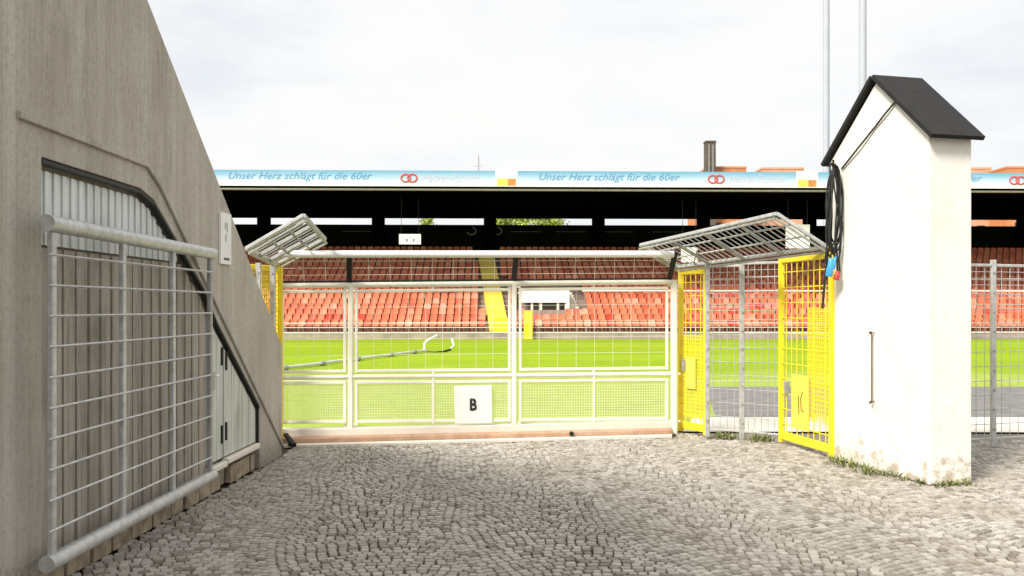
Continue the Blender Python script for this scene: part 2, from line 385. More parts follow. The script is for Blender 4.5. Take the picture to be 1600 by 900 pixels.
D1 = 12.07
def gate_line(x):                                # foot of the gate: Y as a function of X
    return 12.82+(x+3.35)*(1.0/5.95)
def cobbles():
    mb = MB(); W = 1.5; pitch = .084; rad = W*1.02; ca, sa = math.cos(R(9)), math.sin(R(9))
    for sidx in range(-11, 12):
        xc = sidx*W+.2
        for r in range(-30, 175):
            yb = 2.6+r*pitch + (sidx % 3)*.031
            half = math.asin(min(.999, W/2/rad))
            nst = 18 if r % 2 else 19; wob = .07*math.sin(r*.17)+.05*math.sin(r*.071)
            cw_ = [rnd(.82, 1.2) for _ in range(nst)]; tot = sum(cw_); acc = 0
            for k in range(nst):
                a0 = -half+2*half*acc/tot; acc += cw_[k]; a1 = -half+2*half*acc/tot
                x0, x1 = xc+wob+rad*math.sin(a0), xc+wob+rad*math.sin(a1)
                am = (a0+a1)/2; y0 = yb+rad*(math.cos(am)-math.cos(half))
                xm = (x0+x1)/2
                xm, y0 = xm*ca-y0*sa+1.4, xm*sa+y0*ca; am -= R(9)
                if y0 < 4.4 or abs(xm) > y0*.62+1.6: continue
                lim = gate_line(xm) if xm < 2.6 else (14.3 if xm < 3.0 else 13.6 - max(0, (xm-4.0))*.0)
                if y0 > lim-.05: continue
                if xm < -3.13+(y0-D1)*.026: continue
                # local frame of the arc
                t = Vector((math.cos(am), -math.sin(am), 0)); n = Vector((math.sin(am), math.cos(am), 0))
                c = Vector((xm, y0, 0))+Vector((rnd(-.005, .005), rnd(-.005, .005), 0))
                lw = (x1-x0)/max(.3, math.cos((a0+a1)/2))/2*rnd(.84, .94); lh = pitch*math.cos((a0+a1)/2)**.7/2*rnd(.80, .92)
                q = rnd(-.10, .10); t, n = t*math.cos(q)+n*math.sin(q), n*math.cos(q)-t*math.sin(q)
                zt = rnd(-.005, .004)+.010*math.sin(xm*1.7+y0*.9)*.5; tlt = (rnd(-.035, .035), rnd(-.035, .035))
                cs = [(-.94, -.94), (0, -1.04), (.94, -.94), (1.04, 0), (.94, .94), (0, 1.04), (-.94, .94), (-1.04, 0)]
                ring = []
                for (sx, sy) in cs: ring.append((sx*lw*rnd(.93, 1.04), sy*lh*rnd(.93, 1.04)))
                def pt(u, w, z): return c+t*u+n*w+Vector((0, 0, z+u*tlt[0]+w*tlt[1]))
                vs = [pt(u, w, -.034) for u, w in ring]+[pt(u*.97, w*.97, zt-.012) for u, w in ring]+[pt(u*.86, w*.86, zt) for u, w in ring]
                fs = [(i, (i+1) % 8, 8+(i+1) % 8, 8+i) for i in range(8)]+[(8+i, 8+(i+1) % 8, 16+(i+1) % 8, 16+i) for i in range(8)]+[tuple(range(16, 24))]
                mb.add(vs, fs, random.random())
    o = mb.build('cobblestone_paving', 'cobble', tone=True)
    tag(o, kind='structure')
cobbles()

gr = MB(); gr.add([(-60, 14.55, -.012), (60, 14.55, -.012), (60, 56.3, -.012), (-60, 56.3, -.012)], [(0, 1, 2, 3)])
tag(gr.build('grass_pitch', 'grass'), kind='structure')
pa = MB(); pa.add([(3.72, 16.3, -.006), (48, 16.3, -.006), (48, 22.6, -.006), (4.85, 22.6, -.006)], [(0, 1, 2, 3)])
tag(pa.build('asphalt_path', 'asphalt'), kind='structure')
pa = MB(); pa.add([(2.75, 14.45, -.002), (48, 13.6, -.002), (48, 16.298, -.002), (3.3, 16.298, -.002)], [(0, 1, 2, 3)])
tag(pa.build('concrete_pavement', 'palecon'), kind='structure')
pa = MB()
for y0_, y1_ in ((49.6, 49.75), (24.4, 24.5)): pa.add([(-60, y0_, -.008), (60, y0_, -.008), (60, y1_, -.008), (-60, y1_, -.008)], [(0, 1, 2, 3)])
tag(pa.build('pitch_markings', 'whiter'), kind='structure')
# ------------------------------------------------------------------ left: raked concrete flank of the terrace
D0, D1, DN = 7.89, 12.07, -9.0
def top_z(D): return min(8.6, 4.71-(D-D0)*.771)
DK = D0-(8.6-4.71)/.771  # unseen wall top, raised to deepen the shade on the cobbles
class Face:                                      # the wall's passage side, in distance and height
    n = Vector((1, -.026, 0)).normalized()
    def pt(s, D, z, off=0.): return Vector((-3.21+(D-D0)*.026, D, z))+s.n*off
    def slab(s, mb, poly, o0, o1): mb.loft([s.pt(D, z, o1) for D, z in poly], [s.pt(D, z, o0) for D, z in poly])
F1 = Face()
w = thing('concrete_wall', (-4.2, 8, 0), 'tall raked concrete wall with board marks and triangular plank doors beside the cobbled passage', 'wall')
core = MB(); TH = .12
pr = [(DN, 0), (D1, 0), (D1, top_z(D1)), (DK, 8.6), (DN, 8.6)]
core.loft([F1.pt(D, z, -TH) for D, z in pr], [Vector((-12, D, z)) for D, z in pr])
body = core.build('wall_core', 'concrete', w)
def dress(fc, main):
    up = MB()                                    # raked slab above the recess, and the solid end
    rec = [(6.2, 3.04), (7.75, 3.03), (8.03, 2.96), (9.25, 2.20), (9.62, 1.85), (11.10, .79)]
    fc.slab(up, [(DN, 0), (6.2, 0)]+rec+[(11.10, 0), (D1, 0), (D1, top_z(D1)), (DK, 8.6), (DN, 8.6)], 0, -TH)
    up.build('board_marked_slab', 'concrete', w, bevel=.006)
    tr = MB()                                    # raised drip edge running parallel to the rake
    for a, b in (((5.9, 3.27), (7.85, 3.25)), ((7.85, 3.25), (8.14, 3.10)), ((8.14, 3.10), (9.7, 1.93)), ((9.7, 1.93), (D1-.02, .16))):
        pa_, pb_ = fc.pt(*a, .012), fc.pt(*b, .012); tr.bar(pa_, pb_, .05, .035, fc.n)
    tr.build('drip_edge', 'concrete', w)
    sl = MB()  # black bars standing in for the dark gap along the recess edge
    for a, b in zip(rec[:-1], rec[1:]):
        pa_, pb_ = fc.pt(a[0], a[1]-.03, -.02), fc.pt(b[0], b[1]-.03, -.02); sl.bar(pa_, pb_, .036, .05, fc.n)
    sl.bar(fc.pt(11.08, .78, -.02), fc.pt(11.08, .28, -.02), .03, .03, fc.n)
    sl.build('dark_gap_strip', 'black', w)
    def rz(D):
        for (a, za), (b, zb) in zip(rec[:-1], rec[1:]):
            if a <= D <= b: return lerp(za, zb, (D-a)/(b-a))-.075
        return .7
    pk = MB(); D = 6.21; i = 0
    while D < 9.44:                               # weathered planks behind the folded gate
        e = min(D+.095, 9.45)
        fc.slab(pk, [(D+.004, .22), (e-.004, .22), (e-.004, min(2.42, rz(e))), (D+.004, min(2.42, rz(D)))], -.05-.012*(i % 2)-rnd(0, .008), -.1)
        D = e; i += 1
    pk.build('plank_panel', 'plank', w)
    cl = MB(); D = 6.21; i = 0
    while D < 8.88:                               # pale ribbed sheet in the top of the opening
        e = D+.06
        zt1, zt0 = rz(e), rz(D)
        if zt1 > 2.46: fc.slab(cl, [(D+.003, 2.44), (e-.003, 2.44), (e-.003, zt1), (D+.003, zt0)], -.05-.014*(i % 2), -.09)
        D = e; i += 1
    cl.build('ribbed_sheet', 'clad', w)
    for a, b in ((9.47, 9.90), (9.935, 11.06)):
        dr = MB(); D = a
        while D < b-.01:
            e = min(D+.12, b)
            fc.slab(dr, [(D+.003, .34), (e-.003, .34), (e-.003, max(.36, rz(e)-.01)), (D+.003, max(.37, rz(D)-.01))], -.035-rnd(0, .006), -.09)
            D = e
        do = dr.build('plank_door', 'door', w)
        hg = MB()
        hd = a+.05 if a > 9.6 else b-.05
        for z in ((.62, 1.40) if a > 9.6 else (.60, 1.46)):
            hg.bar(fc.pt(hd, z-.10, -.028), fc.pt(hd, z+.10, -.028), .028, .02, fc.n)
        hg.build('hinge', 'black', do)
        if a < 9.6:
            hd_ = MB(); hd_.tube([fc.pt(9.50, 1.27, -.03), fc.pt(9.50, 1.27, .03), fc.pt(9.60, 1.27, .03)], .011, 8)
            hd_.build('handle', 'whiter', do)
    si = MB()
    for a, b, z in ((9.42, 9.90, .27), (9.93, 11.07, .29)):
        si.bar(fc.pt(a, z, -.02), fc.pt(b, z, -.02), .07, .075, fc.n)
    si.build_each('door_sill', 'palecon', w, bevel=.004)
    ba = MB(); D = 6.25
    while D < 11.0:
        e = min(D+rnd(.22, .42), 11.03)
        if not (9.88 < D < 9.93): fc.slab(ba, [(D+.008, 0), (e-.008, 0), (e-.008, .2), (D+.008, .2)], -.03-rnd(0, .03), -.11)
        D = e+(.02)
    ba.build('stone_plinth', 'stonebase', w, bevel=.008)
dress(F1, True)

# folded mesh gate leaves standing open against the wall
def folded_gate(fc, label):
    off = .17
    root = thing('folded_gate', fc.pt(7.5, 0, off), label, 'gate')
    a, b = (5.95, 9.02)
    def q(D, z):                                  # stands off the wall, beyond its corner too
        return fc.pt(D, z, off)
    t = MB(); t.tube([q(a, 2.56), q(b, 2.535)], .058, 16); t.build('top_tube', 'galv', root, smooth=True)
    t = MB(); t.tube([q(a, .29), q(b, .315)], .056, 16); t.build('bottom_tube', 'galv', root, smooth=True)
    for D in (6.02, 7.05, 8.02, 8.94):
        t = MB(); t.bar(q(D, .34), q(D, 2.5), .052, .045, fc.n); t.build('post', 'galvd' if D > 8.5 else 'galv', root)
    t = MB()
    for i in range(1, 11):
        z = .30+i*.205
        t.wire(q(a, z)+fc.n*.02, q(b-.06, z)+fc.n*.02, .0095)
    t.build('rods', 'galv', root)
    t = MB(); c = q(8.98, 1.26)
    t.bar(c-Vector((0, 0, .09)), c+Vector((0, 0, .09)), .075, .06, fc.n); t.build('latch_box', 'galvd', root, bevel=.004)
folded_gate(F1, 'galvanised gate leaf with fat round rails folded against the passage side of the concrete wall')


nb = thing('notice_board', F1.pt(9.83, 2.5, .02), 'narrow white notice with small black marks hung on the raked concrete wall facing the passage', 'sign')
t = MB(); F1.slab(t, [(9.66, 2.47), (9.99, 2.47), (9.99, 3.03), (9.66, 3.03)], .028, .002); t.build('board', 'whiter', nb, bevel=.003)
t = MB()
for z0, z1, D in ((2.72, 2.80, 9.80), (2.82, 2.93, 9.84), (2.85, 2.92, 9.78)):
    F1.slab(t, [(D, z0), (D+.014, z0), (D+.014, z1), (D, z1)], .031, .0285)
F1.slab(t, [(9.74, 2.515), (9.92, 2.515), (9.92, 2.54), (9.74, 2.54)], .031, .0285)
t.build_each('print', 'greyprint', nb)
# ------------------------------------------------------------------ main white mesh gate
GL, GR_ = (440, 13.2), (1056, 14.2)
def gD(px): return 1/lerp(1/GL[1], 1/GR_[1], (px-GL[0])/(GR_[0]-GL[0]))
def G(px, py, fwd=0.): return P(px, py, gD(px)-fwd)
def drop(px): return -(px-440)/616*6             # rows climb slightly to the right
def gate_panel(x0, x1, mid, label, cw, fw):
    y = lambda px, py: py+drop(px)
    ob = G((x0+x1)/2, 668); ob.z = 0
    root = thing('mesh_gate', ob, label, 'gate', 'white mesh panels of the wide gate')
    t = MB(); a = .045
    for yy in (456, 581, 599, 660):
        t.bar(G(x0, y(x0, yy)), G(x1, y(x1, yy)), .042, .045)
    for xx in (x0, x1):
        t.bar(G(xx, y(xx, 454)), G(xx, y(xx, 583)), .042, .045); t.bar(G(xx, y(xx, 597)), G(xx, y(xx, 662)), .042, .045)
    t.build('frame', 'white', root)
    t = MB(); t.tube([G(x0-8, y(x0, 590)), G(x1+8, y(x1, 590))], .036, 10); t.build('middle_rail', 'white', root, smooth=True)
    t = MB(); t.tube([G(x0-8, y(x0, 446.5)), G(x1+8, y(x1, 446.5))], .040, 10); t.build('top_rail', 'white', root, smooth=True)
    if mid:
        t = MB(); t.bar(G(mid, y(mid, 580), .012), G(mid, y(mid, 664), .012), .034, .03); t.bar(G(mid, y(mid, 447)), G(mid, y(mid, 458)), .03, .03)
        t.build_each('middle_stile', 'white', root)
    t = MB()
    mesh_wires(t, G(x0, y(x0, 581)), G(x1, y(x1, 581)), G(x1, y(x1, 456)), G(x0, y(x0, 456)), cw, 5, .0024)
    t.build('wide_mesh', 'white', root)
    t = MB()
    mesh_wires(t, G(x0, y(x0, 660)), G(x1, y(x1, 660)), G(x1, y(x1, 599)), G(x0, y(x0, 599)), fw, 15, .0023)
    t.build('fine_mesh', 'white', root)
    return root
gate_panel(441, 539, None, 'narrow white mesh gate panel between the concrete wall and the first post', 4, 25)
gate_panel(557, 796, 677, 'wide white mesh gate panel carrying the B sign', 9, 60)
gate_panel(813, 1042, 928, 'wide white mesh gate panel between the middle post and the yellow gate', 8, 58)
for px, wd, lab in ((548, .075, 'white gate post between the narrow panel and the panel with the B sign'),
                (803.5, .075, 'white gate post between the two wide mesh gate panels'),
                (1053, .10, 'white gate post beside the slim yellow gate')):
    t = MB(); b = G(px, 600); tp = G(px, 443+drop(px)); b.z = 0
    t.bar(b, Vector((b.x, b.y, tp.z)), wd, wd)
    root = thing('gate_post', b, lab, 'post', 'white posts of the wide gate')
    t.build('post', 'white', root)
    t = MB()
    for yy in (452, 590, 664):
        c = G(px, yy+drop(px)); t.bar(c-Vector((.10, 0, 0)), c+Vector((.10, 0, 0)), .022, .03)
    t.build_each('hinge', 'white', root)
# climb guard above the gate: black brackets, white tube, wires
root = thing('climb_guard', G(740, 443), 'white top tube on black brackets with thin wires above the wide mesh gate', 'fence top')
topz = lambda px: P(px, 397+(.0), gD(px)-.36)
t = MB(); t.tube([topz(436), topz(1052)], .052, 12); t.build('top_tube', 'whiter', root, smooth=True)
for px in (546, 803, 1046):
    t = MB(); lo = G(px, 441+drop(px)); hi = topz(px+(0 if px < 600 else 4 if px < 900 else 9))
    t.bar(lo, hi+Vector((0, 0, .02)), .085, .05, (0, 1, 0)); t.build('bracket', 'black', root)
t = MB()
mesh_wires(t, G(441, 441), G(1050, 436), topz(1052), topz(438), 19, 4, .0026)
t.build('wire_mesh', 'white', root)
t = MB(); t.bar(G(441, 440.5), G(1050, 435)+Vector((0, 0, 0)), .022, .03); t.build('dark_gap_bar', 'black', root)  # black bar drawn for the dark gap between top rail and wires

sg = thing('sign_board', G(739, 660, .03), 'square white sign with a black letter B on the mesh gate', 'sign')
t = MB(); t.hexa([G(711, 662, .035), G(769, 661, .035), G(768, 601.5, .04), G(709, 603, .04)], [G(711, 662, .045), G(769, 661, .045), G(768, 601.5, .05), G(709, 603, .05)])
t.build('board', 'whiter', sg, bevel=.002)
xd = (G(769, 640)-G(711, 640)); xd.z = 0
text_mesh('B', 'letter', 'ink', sg, G(734.2, 641.5, .051), xd, .106, .185, 0, .004, .028)

sl = thing('gate_sill', Vector((-.2, 13.3, 0)), 'pale concrete beam with a red-brown timber edge under the wide mesh gate', 'sill')
def along(px, fwd, z):
    p = G(px, 600, fwd); p.z = z; return p
t = MB(); t.hexa([along(441, -.16, -.02), along(1052, -.16, -.02), along(1052, .04, -.02), along(441, .04, -.02)],
                 [along(441, -.16, .20), along(1052, -.16, .20), along(1052, .04, .20), along(441, .04, .20)])
t.build('concrete_beam', 'palecon', sl, bevel=.012)
t = MB(); N = 2
for i in range(N):
    a, b = lerp(443, 1050, i/N)+.1, lerp(443, 1050, (i+1)/N)-.1; dz = rnd(-.003, .003)
    t.hexa([along(a, .045, -.02), along(b, .045, -.02), along(b, .22+rnd(-.01, .01), -.02), along(a, .22, -.02)],
           [along(a, .045, .10+dz), along(b, .045, .10+dz), along(b, .21, .09+dz), along(a, .21, .085+dz)])
t.build('timber_edge', 'rustboard', sl, bevel=.006)
t = MB(); t.hexa([along(443, .23, -.02), along(1050, .23, -.02), along(1050, .33, -.02), along(443, .33, -.02)],
                 [along(443, .23, .022), along(1050, .23, .022), along(1050, .33, .012), along(443, .33, .012)])
t.build('mortar_strip', 'palecon', sl)
t = MB(); c = along(893, .23, .07); t.tube([c, c+Vector((0, -.03, 0))], .035, 12); t.build('drain_outlet', 'black', sl)
t = MB(); t.bar(along(446, .25, .16), along(459, .42, .03), .07, .05); t.bar(along(452, .3, .02), along(461, .36, .02), .06, .05)
ob = t.build('door_stop', 'black'); tag(ob, 'small black iron stop on the ground at the foot of the concrete wall end', 'door stop')

# ------------------------------------------------------------------ right hand fence with two yellow gates and the overhanging crest
def yellow_gate(p0, p1, ztop, label, mesh_side, plate, slot):
    """p0, p1 ground corners seen left and right"""
    p0, p1 = Vector(p0), Vector(p1)
    root = thing('yellow_gate', lerp(p0, p1, .5), label, 'gate', 'yellow mesh gates in the side fences')
    at = lambda u, z: lerp(p0, p1, u)+Vector((0, 0, z))
    zb = .07; t = MB(); L = (p1-p0).length
    for u in (0, 1): t.bar(at(u, .02), at(u, ztop), .085, .06, (0, 1, 0))
    for z, h in ((zb+.05, .12), (ztop-.04, .085)): t.bar(at(0, z), at(1, z), .05, h)
    t.build('frame', 'yellow', root)
    t = MB(); nx = max(5, round(L/.145)); ny = 11
    mesh_wires(t, at(0, zb), at(1, zb), at(1, ztop), at(0, ztop), nx, 12, .008)
    t.build('mesh', 'yellow', root)
    u0, u1, z0, z1 = mesh_side
    t = MB(); mesh_wires(t, at(u0, z0), at(u1, z0), at(u1, z1), at(u0, z1), max(6, round(L*(u1-u0)/.045)), round((z1-z0)/.06), .0072)
    t.build('dense_mesh', 'yellow', root)
    u0, u1, z0, z1 = plate
    n = (p1-p0).cross(Vector((0, 0, 1))).normalized(); 
    if n.y > 0: n = -n
    t = MB(); q = [at(u0, z0)+n*.03, at(u1, z0)+n*.03, at(u1, z1)+n*.03, at(u0, z1)+n*.03]
    t.loft(q, [p+n*.012 for p in q]); pl = t.build('latch_plate', 'paleyellow', root)
    t = MB()
    for (ua, za, ub, zb_) in slot:
        A = at(lerp(u0, u1, ua), lerp(z0, z1, za))+n*.045; B = at(lerp(u0, u1, ub), lerp(z0, z1, zb_))+n*.045
        t.bar(A, B, .012, .006)
    if slot: t.build('scratch', 'rust', pl)
    t = MB(); c_ = at(max(.06, plate[0]-.13), lerp(z0, z1, .72))+n*.02
    t.bar(c_-Vector((0, 0, .09)), c_+Vector((0, 0, .09)), .07, .05); t.build('lock_case', 'galvd', root, bevel=.004)
    return root
def mesh_panel(p0, p1, ztop, label, nx, ny, mat='galv'):
    p0, p1 = Vector(p0), Vector(p1)
    root = thing('mesh_fence', lerp(p0, p1, .5), label, 'fence', 'galvanised mesh panels in the side fences')
    at = lambda u, z: lerp(p0, p1, u)+Vector((0, 0, z))
    t = MB()
    t.bar(at(0, .12), at(1, .12), .03, .03); t.bar(at(0, ztop), at(1, ztop), .04, .04); t.build_each('edge_rail', mat, root)
    t = MB(); mesh_wires(t, at(0, .12), at(1, .12), at(1, ztop), at(0, ztop), nx, ny, .0055); t.build('mesh', mat, root)
    t = MB(); mesh_wires(t, at(0, 1.85), at(1, 1.85), at(1, ztop), at(0, ztop), nx, 8, .005); t.build('upper_mesh', mat, root)
def fence_post(p, ztop, label):
    root = thing('fence_post', p, label, 'post', 'galvanised posts in the side fences')
    t = MB(); t.bar(Vector(p), Vector((p[0], p[1], ztop)), .075, .06); t.build('post', 'galv', root)
    t = MB()
    for k in range(9): t.tube([Vector(p)+Vector((0, -.03, .25+k*.28)), Vector(p)+Vector((0, -.045, .25+k*.28))], .016, 8)
    t.build_each('bolt', 'galvd', root)
def gp(px, D):
    p = P(px, 500, D); p.z = 0; return p
def crest(L1, L2, T1, T2, label, nrib, nw, slats=False):
    L1, L2, T1, T2 = map(Vector, (L1, L2, T1, T2))
    root = thing('fence_crest', lerp(L1, L2, .5), label, 'fence top', 'galvanised mesh crests leaning over the passage')
    t = MB()
    nrm = (L2-L1).cross(T1-L1).normalized()
    if nrm.z < 0: nrm = -nrm
    for a, b in ((L1, L2), (T1, T2), (L1, T1), (L2, T2)):
        t.bar(a, b, .06, .05)
    t.build('frame', 'galv', root)
    t = MB()
    for a, b in ((L1, L2), (T1, T2), (L1, T1), (L2, T2)): t.bar(a-nrm*.07, b-nrm*.07, .03, .03)
    t.build('under_frame', 'galvd', root)
    t = MB()
    for i in range(1, nrib): t.bar(lerp(L1, L2, i/nrib)-nrm*.03, lerp(T1, T2, i/nrib)-nrm*.03, .05, .045)
    t.build_each('rib', 'galvd', root)
    t = MB()
    if slats:
        for i in range(1, nw): 
            if i % 2: t.bar(lerp(L1, L2, i/nw), lerp(T1, T2, i/nw), .04, .010, nrm)
            else: t.wire(lerp(L1, L2, i/nw), lerp(T1, T2, i/nw), .008)
    else:
        for i in range(1, nw): t.wire(lerp(L1, L2, i/nw), lerp(T1, T2, i/nw), .0075)
    t.build('bars', 'galvd' if slats else 'galv', root)
    t = MB()
    for v in (.33, .66): t.bar(lerp(L1, T1, v)+nrm*.01, lerp(L2, T2, v)+nrm*.01, .032, .022)
    t.bar(lerp(L1, L2, .12), lerp(lerp(L1, L2, .3), lerp(T1, T2, .3), .5), .02, .02)
    t.build_each('long_rail', 'galv', root)

for mir in (False,):
    X = (lambda px: 2783-px) if mir else (lambda px: px)
    side = 'right of the white hut' if mir else 'between the white hut and the mesh gate'
    A, B_, C_, D_, E_ = gp(X(1064), 14.35), gp(X(1103), 13.85), gp(X(1159), 13.55), gp(X(1221), 13.2), gp(X(1300), 11.85)
    def order(a, b): return (b, a) if mir else (a, b)
    fl = (lambda u0, u1, z0, z1: (1-u1, 1-u0, z0, z1)) if mir else (lambda *a: a)
    if not mir:
        yellow_gate(A, B_, 2.60, 'slim yellow mesh gate next to the wide white mesh gate', (0, 1, .25, 1.55), (.28, .66, .72, 1.22), [])
    yellow_gate(*order(D_, E_), 2.73, 'wide yellow mesh gate standing open against the outer side of the white hut' if mir else 'wide yellow mesh gate standing open against the passage side of the white hut',
                fl(.55, 1, .42, 2.0), fl(.27, .62, .28, 1.05), [] if mir else [(.42, .62, .46, .28), (.66, .70, .55, .55), (.55, .55, .60, .36), (.60, .36, .74, .34)])
    pan = order(B_, C_); mesh_panel(*pan, 2.63, 'galvanised mesh fence panel next to the slim yellow gate' if not mir else 'outermost galvanised mesh fence panel beyond the outer side of the white hut', 5, 12)
    pan = order(C_, D_); mesh_panel(*pan, 2.66, 'galvanised mesh fence panel next to the wide yellow gate on the passage side' if not mir else 'galvanised mesh fence panel next to the yellow gate beyond the white hut', 6, 12)
    fence_post(gp(X(1105), 13.83), 2.66, 'galvanised bolted post next to the slim yellow gate' if not mir else 'outermost galvanised bolted post beyond the outer side of the white hut')
    fence_post(gp(X(1159), 13.55), 2.68, 'galvanised bolted post between the two mesh panels on the passage side' if not mir else 'galvanised bolted post between the two mesh panels beyond the white hut')
    crest(P(X(1060), 417, 14.4), P(X(1292), 386, 11.9), P(X(1001), 383, 14.0), P(X(1214), 334, 12.0),
          'long galvanised mesh crest leaning over the passage between the mesh gate and white hut' if not mir else 'long galvanised mesh crest above the fence beyond the outer side of the white hut', 4, 26)

q0 = Vector((5.15, 12.3, 0))
for n_, lab in enumerate(('galvanised mesh fence panel joining the white hut on its outer side', 'galvanised mesh fence panel farthest from the white hut on its outer side')):
    a_, b_ = q0+Vector((1.75, .55, 0))*n_, q0+Vector((1.75, .55, 0))*(n_+1)
    mesh_panel(a_, b_, 2.6, lab, 12, 12)
    fence_post(b_, 2.68, ('galvanised bolted post between the two fence panels beyond the white hut', 'galvanised bolted end post of the fence beyond the white hut')[n_])
# left side fence behind the wedge wall
for mir in (False,):
    X = (lambda px: 462-px) if mir else (lambda px: px)
    a, b = gp(X(437), 13.15), gp(X(384), 12.45)
    if mir: p0, p1 = a, b
    else: p0, p1 = b, a
    yellow_gate(p0, p1, 2.60, 'yellow gate half hidden behind the far end of the concrete wall' if not mir else 'yellow gate half hidden behind the outer side of the concrete wall',
                (0, 1, 1.2, 2.55), (.45, .75, .7, 1.2), [])
    for px, D, lab in ((404, 12.62, 'outer'), (426, 12.9, 'inner')):
        fence_post(gp(X(px), D-.06), 2.62, ('galvanised post under the short crest, nearer the wall' if lab == 'outer' else 'galvanised post under the short crest, nearer the white mesh gate') if not mir else
                   ('galvanised post behind the outer wall side, nearer the wall' if lab == 'outer' else 'galvanised post behind the outer wall side, farther from the wall'))
    crest(P(X(433), 412, 13.2), P(X(386), 388, 11.3), P(X(507), 373, 12.9), P(X(474), 337, 11.2),
          'short galvanised slatted crest leaning out at the far end of the concrete wall' if not mir else 'short galvanised slatted crest leaning out beside the outer side of the concrete wall', 3, 12, True)
# ------------------------------------------------------------------ white hut on the right
hL, hN = Vector((4.235, 11.9, 0)), Vector((4.685, 10.06, 0))
hd = (hN-hL).normalized(); hn = Vector((-hd.y, hd.x, 0)); TK = .56           # along the passage side; away from the passage
hC = lerp(hL, hN, .5)
hut = thing('white_hut', hC+hn*.28, 'white plastered gabled pier with a black edged pitched roof', 'hut')
zE, zR = 3.97, 4.80
t = MB(); g5 = [hL, hN, hN+Vector((0, 0, zE-.03)), hC+Vector((0, 0, zR-.05)), hL+Vector((0, 0, zE-.03))]
t.loft(g5, [p+hn*TK for p in g5]); t.build('wall', 'plaster', hut, bevel=.012)
for sgn in (-1, 1):
    t = MB(); slope = (zR-zE)/((hN-hL).length/2)
    rdg = hC+Vector((0, 0, zR)); ev = rdg+hd*sgn*((hN-hL).length/2+.10)-Vector((0, 0, slope*((hN-hL).length/2+.10)))
    nrm_ = Vector((hd.x*sgn*slope, hd.y*sgn*slope, 1)).normalized()
    q4 = [rdg-hn*.07, ev-hn*.07, ev+hn*(TK+.07), rdg+hn*(TK+.07)]
    t.loft(q4, [p+nrm_*.05 for p in q4]); t.build('roof_slope', 'roofedge', hut)
t = MB()
def onface(px, py, lift=.02):                    # point of the passage side of the hut under a pixel
    m_ = (px-HX)/F; D = (hL.x-hL.y*hd.x/hd.y)/(m_-hd.x/hd.y)
    return P(px, py, D)-hn*lift
t.tube([onface(1317, 264), onface(1345, 231, .035), onface(1369, 199), onface(1387, 177, .03), onface(1404, 156, .02)], .012, 8)
t.build('wall_cable', 'cable', hut, smooth=True)
t = MB(); c0, c1 = onface(1366, 520, 0), onface(1366, 627, 0); o = -hn*.035
t.tube([c0, c0+o, c1+o, c1], .008, 8)
t.tube([c0+o, c0+o*1.8], .018, 8); t.tube([c1+o, c1+o*1.8+Vector((0, 0, -.02))], .016, 8)
t.build('rusty_rod', 'rust', hut, smooth=True)

def coil(mir, label):
    X = (lambda px: 2738-px) if mir else (lambda px: px)
    D = 11.62
    root = thing('cable_coil', P(X(1304), 256, D), label, 'cable', 'black cable coils hung on the white hut')
    t = MB()
    for k in range(8):
        x0, x1 = rnd(1291, 1299), rnd(1306, 1317); yt, yb = rnd(252, 264), rnd(372, 412)
        pts = []
        dd = rnd(-.05, .05)
        for i in range(25):
            a = 2*math.pi*i/24
            cx = (x0+x1)/2+(x1-x0)/2*math.cos(a)*(1-.25*math.sin(a))+2.2*math.sin(3*a+k); cy = (yt+yb)/2-(yb-yt)/2*math.sin(a)
            pts.append(P(X(cx), cy, D+dd+.02*math.sin(2*a+k)))
        t.tube(pts, rnd(.010, .014), 6, False)
    for k in range(4):
        x = 1293+k*7
        t.tube([P(X(x), 380, D-.02), P(X(x+rnd(-4, 4)), 405, D-.03), P(X(x+rnd(-3, 3)), 425, D-.02)], .012, 6)
    t.tube([P(X(1294), 390, D), P(X(1290), 430, D-.03), P(X(1287), 460, D-.02), P(X(1285), 482, D)], .016, 6)
    t.build('cable', 'cable', root, smooth=True)
    t = MB(); t.tube([P(X(1302), 262, D+.1), P(X(1302), 258, D-.06), P(X(1302), 250, D-.08)], .014, 8); t.build('hook', 'black', root, smooth=True)
    for (x, y0, y1, rr, mat) in ((1297, 404, 432, .046, 'blue'), (1303, 400, 420, .03, 'blue'), (1308, 424, 437, .04, 'red')):
        t = MB(); a, b = P(X(x+2), y0, D-.05), P(X(x-2), y1, D-.06)
        t.tube([a, lerp(a, b, .12), lerp(a, b, .5), lerp(a, b, .52), lerp(a, b, .95), b], [rr*.55, rr*.8, rr*.8, rr, rr, rr*.85], 10)
        t.build('plug', mat, root, smooth=True)
coil(False, 'black cable coil with blue and red plugs on the passage side of the hut')


# weeds along the foot of the hut and the fence
def weed(p, s, label, n=26):
    mb = MB(); p = Vector(p)
    for i in range(n):
        a = rnd(0, 6.28); r = rnd(0, .10)*s; h = rnd(.03, .11)*s; b = p+Vector((math.cos(a)*r, math.sin(a)*r, -.02))
        dr = Vector((math.cos(a), math.sin(a), 0))*rnd(.02, .11)*s; sd = Vector((-math.sin(a), math.cos(a), 0))*rnd(.006, .014)*s
        m_ = b+dr*.4+Vector((0, 0, h*.65)); tp = b+dr+Vector((0, 0, h))
        mb.add([b-sd*.6, b+sd*.6, m_+sd, m_-sd, tp], [(0, 1, 2, 3), (3, 2, 4)], random.random())
    o = mb.build('weed', 'weed', tone=True); tag(o, label, 'weed', 'weeds at the foot of the fence and hut')
wl = 'small tuft of green weeds growing from the cobbles at the foot of the white hut'
for px, py, s in ((1308, 722, 1.1), (1318, 725, 1.3), (1330, 729, 1.2), (1351, 737, 1.3), (1361, 741, 1.0)):
    weed(P(px, py, 2800/(py-480)), s, wl)
wl2 = 'small tuft of green weeds growing under the galvanised mesh panels'
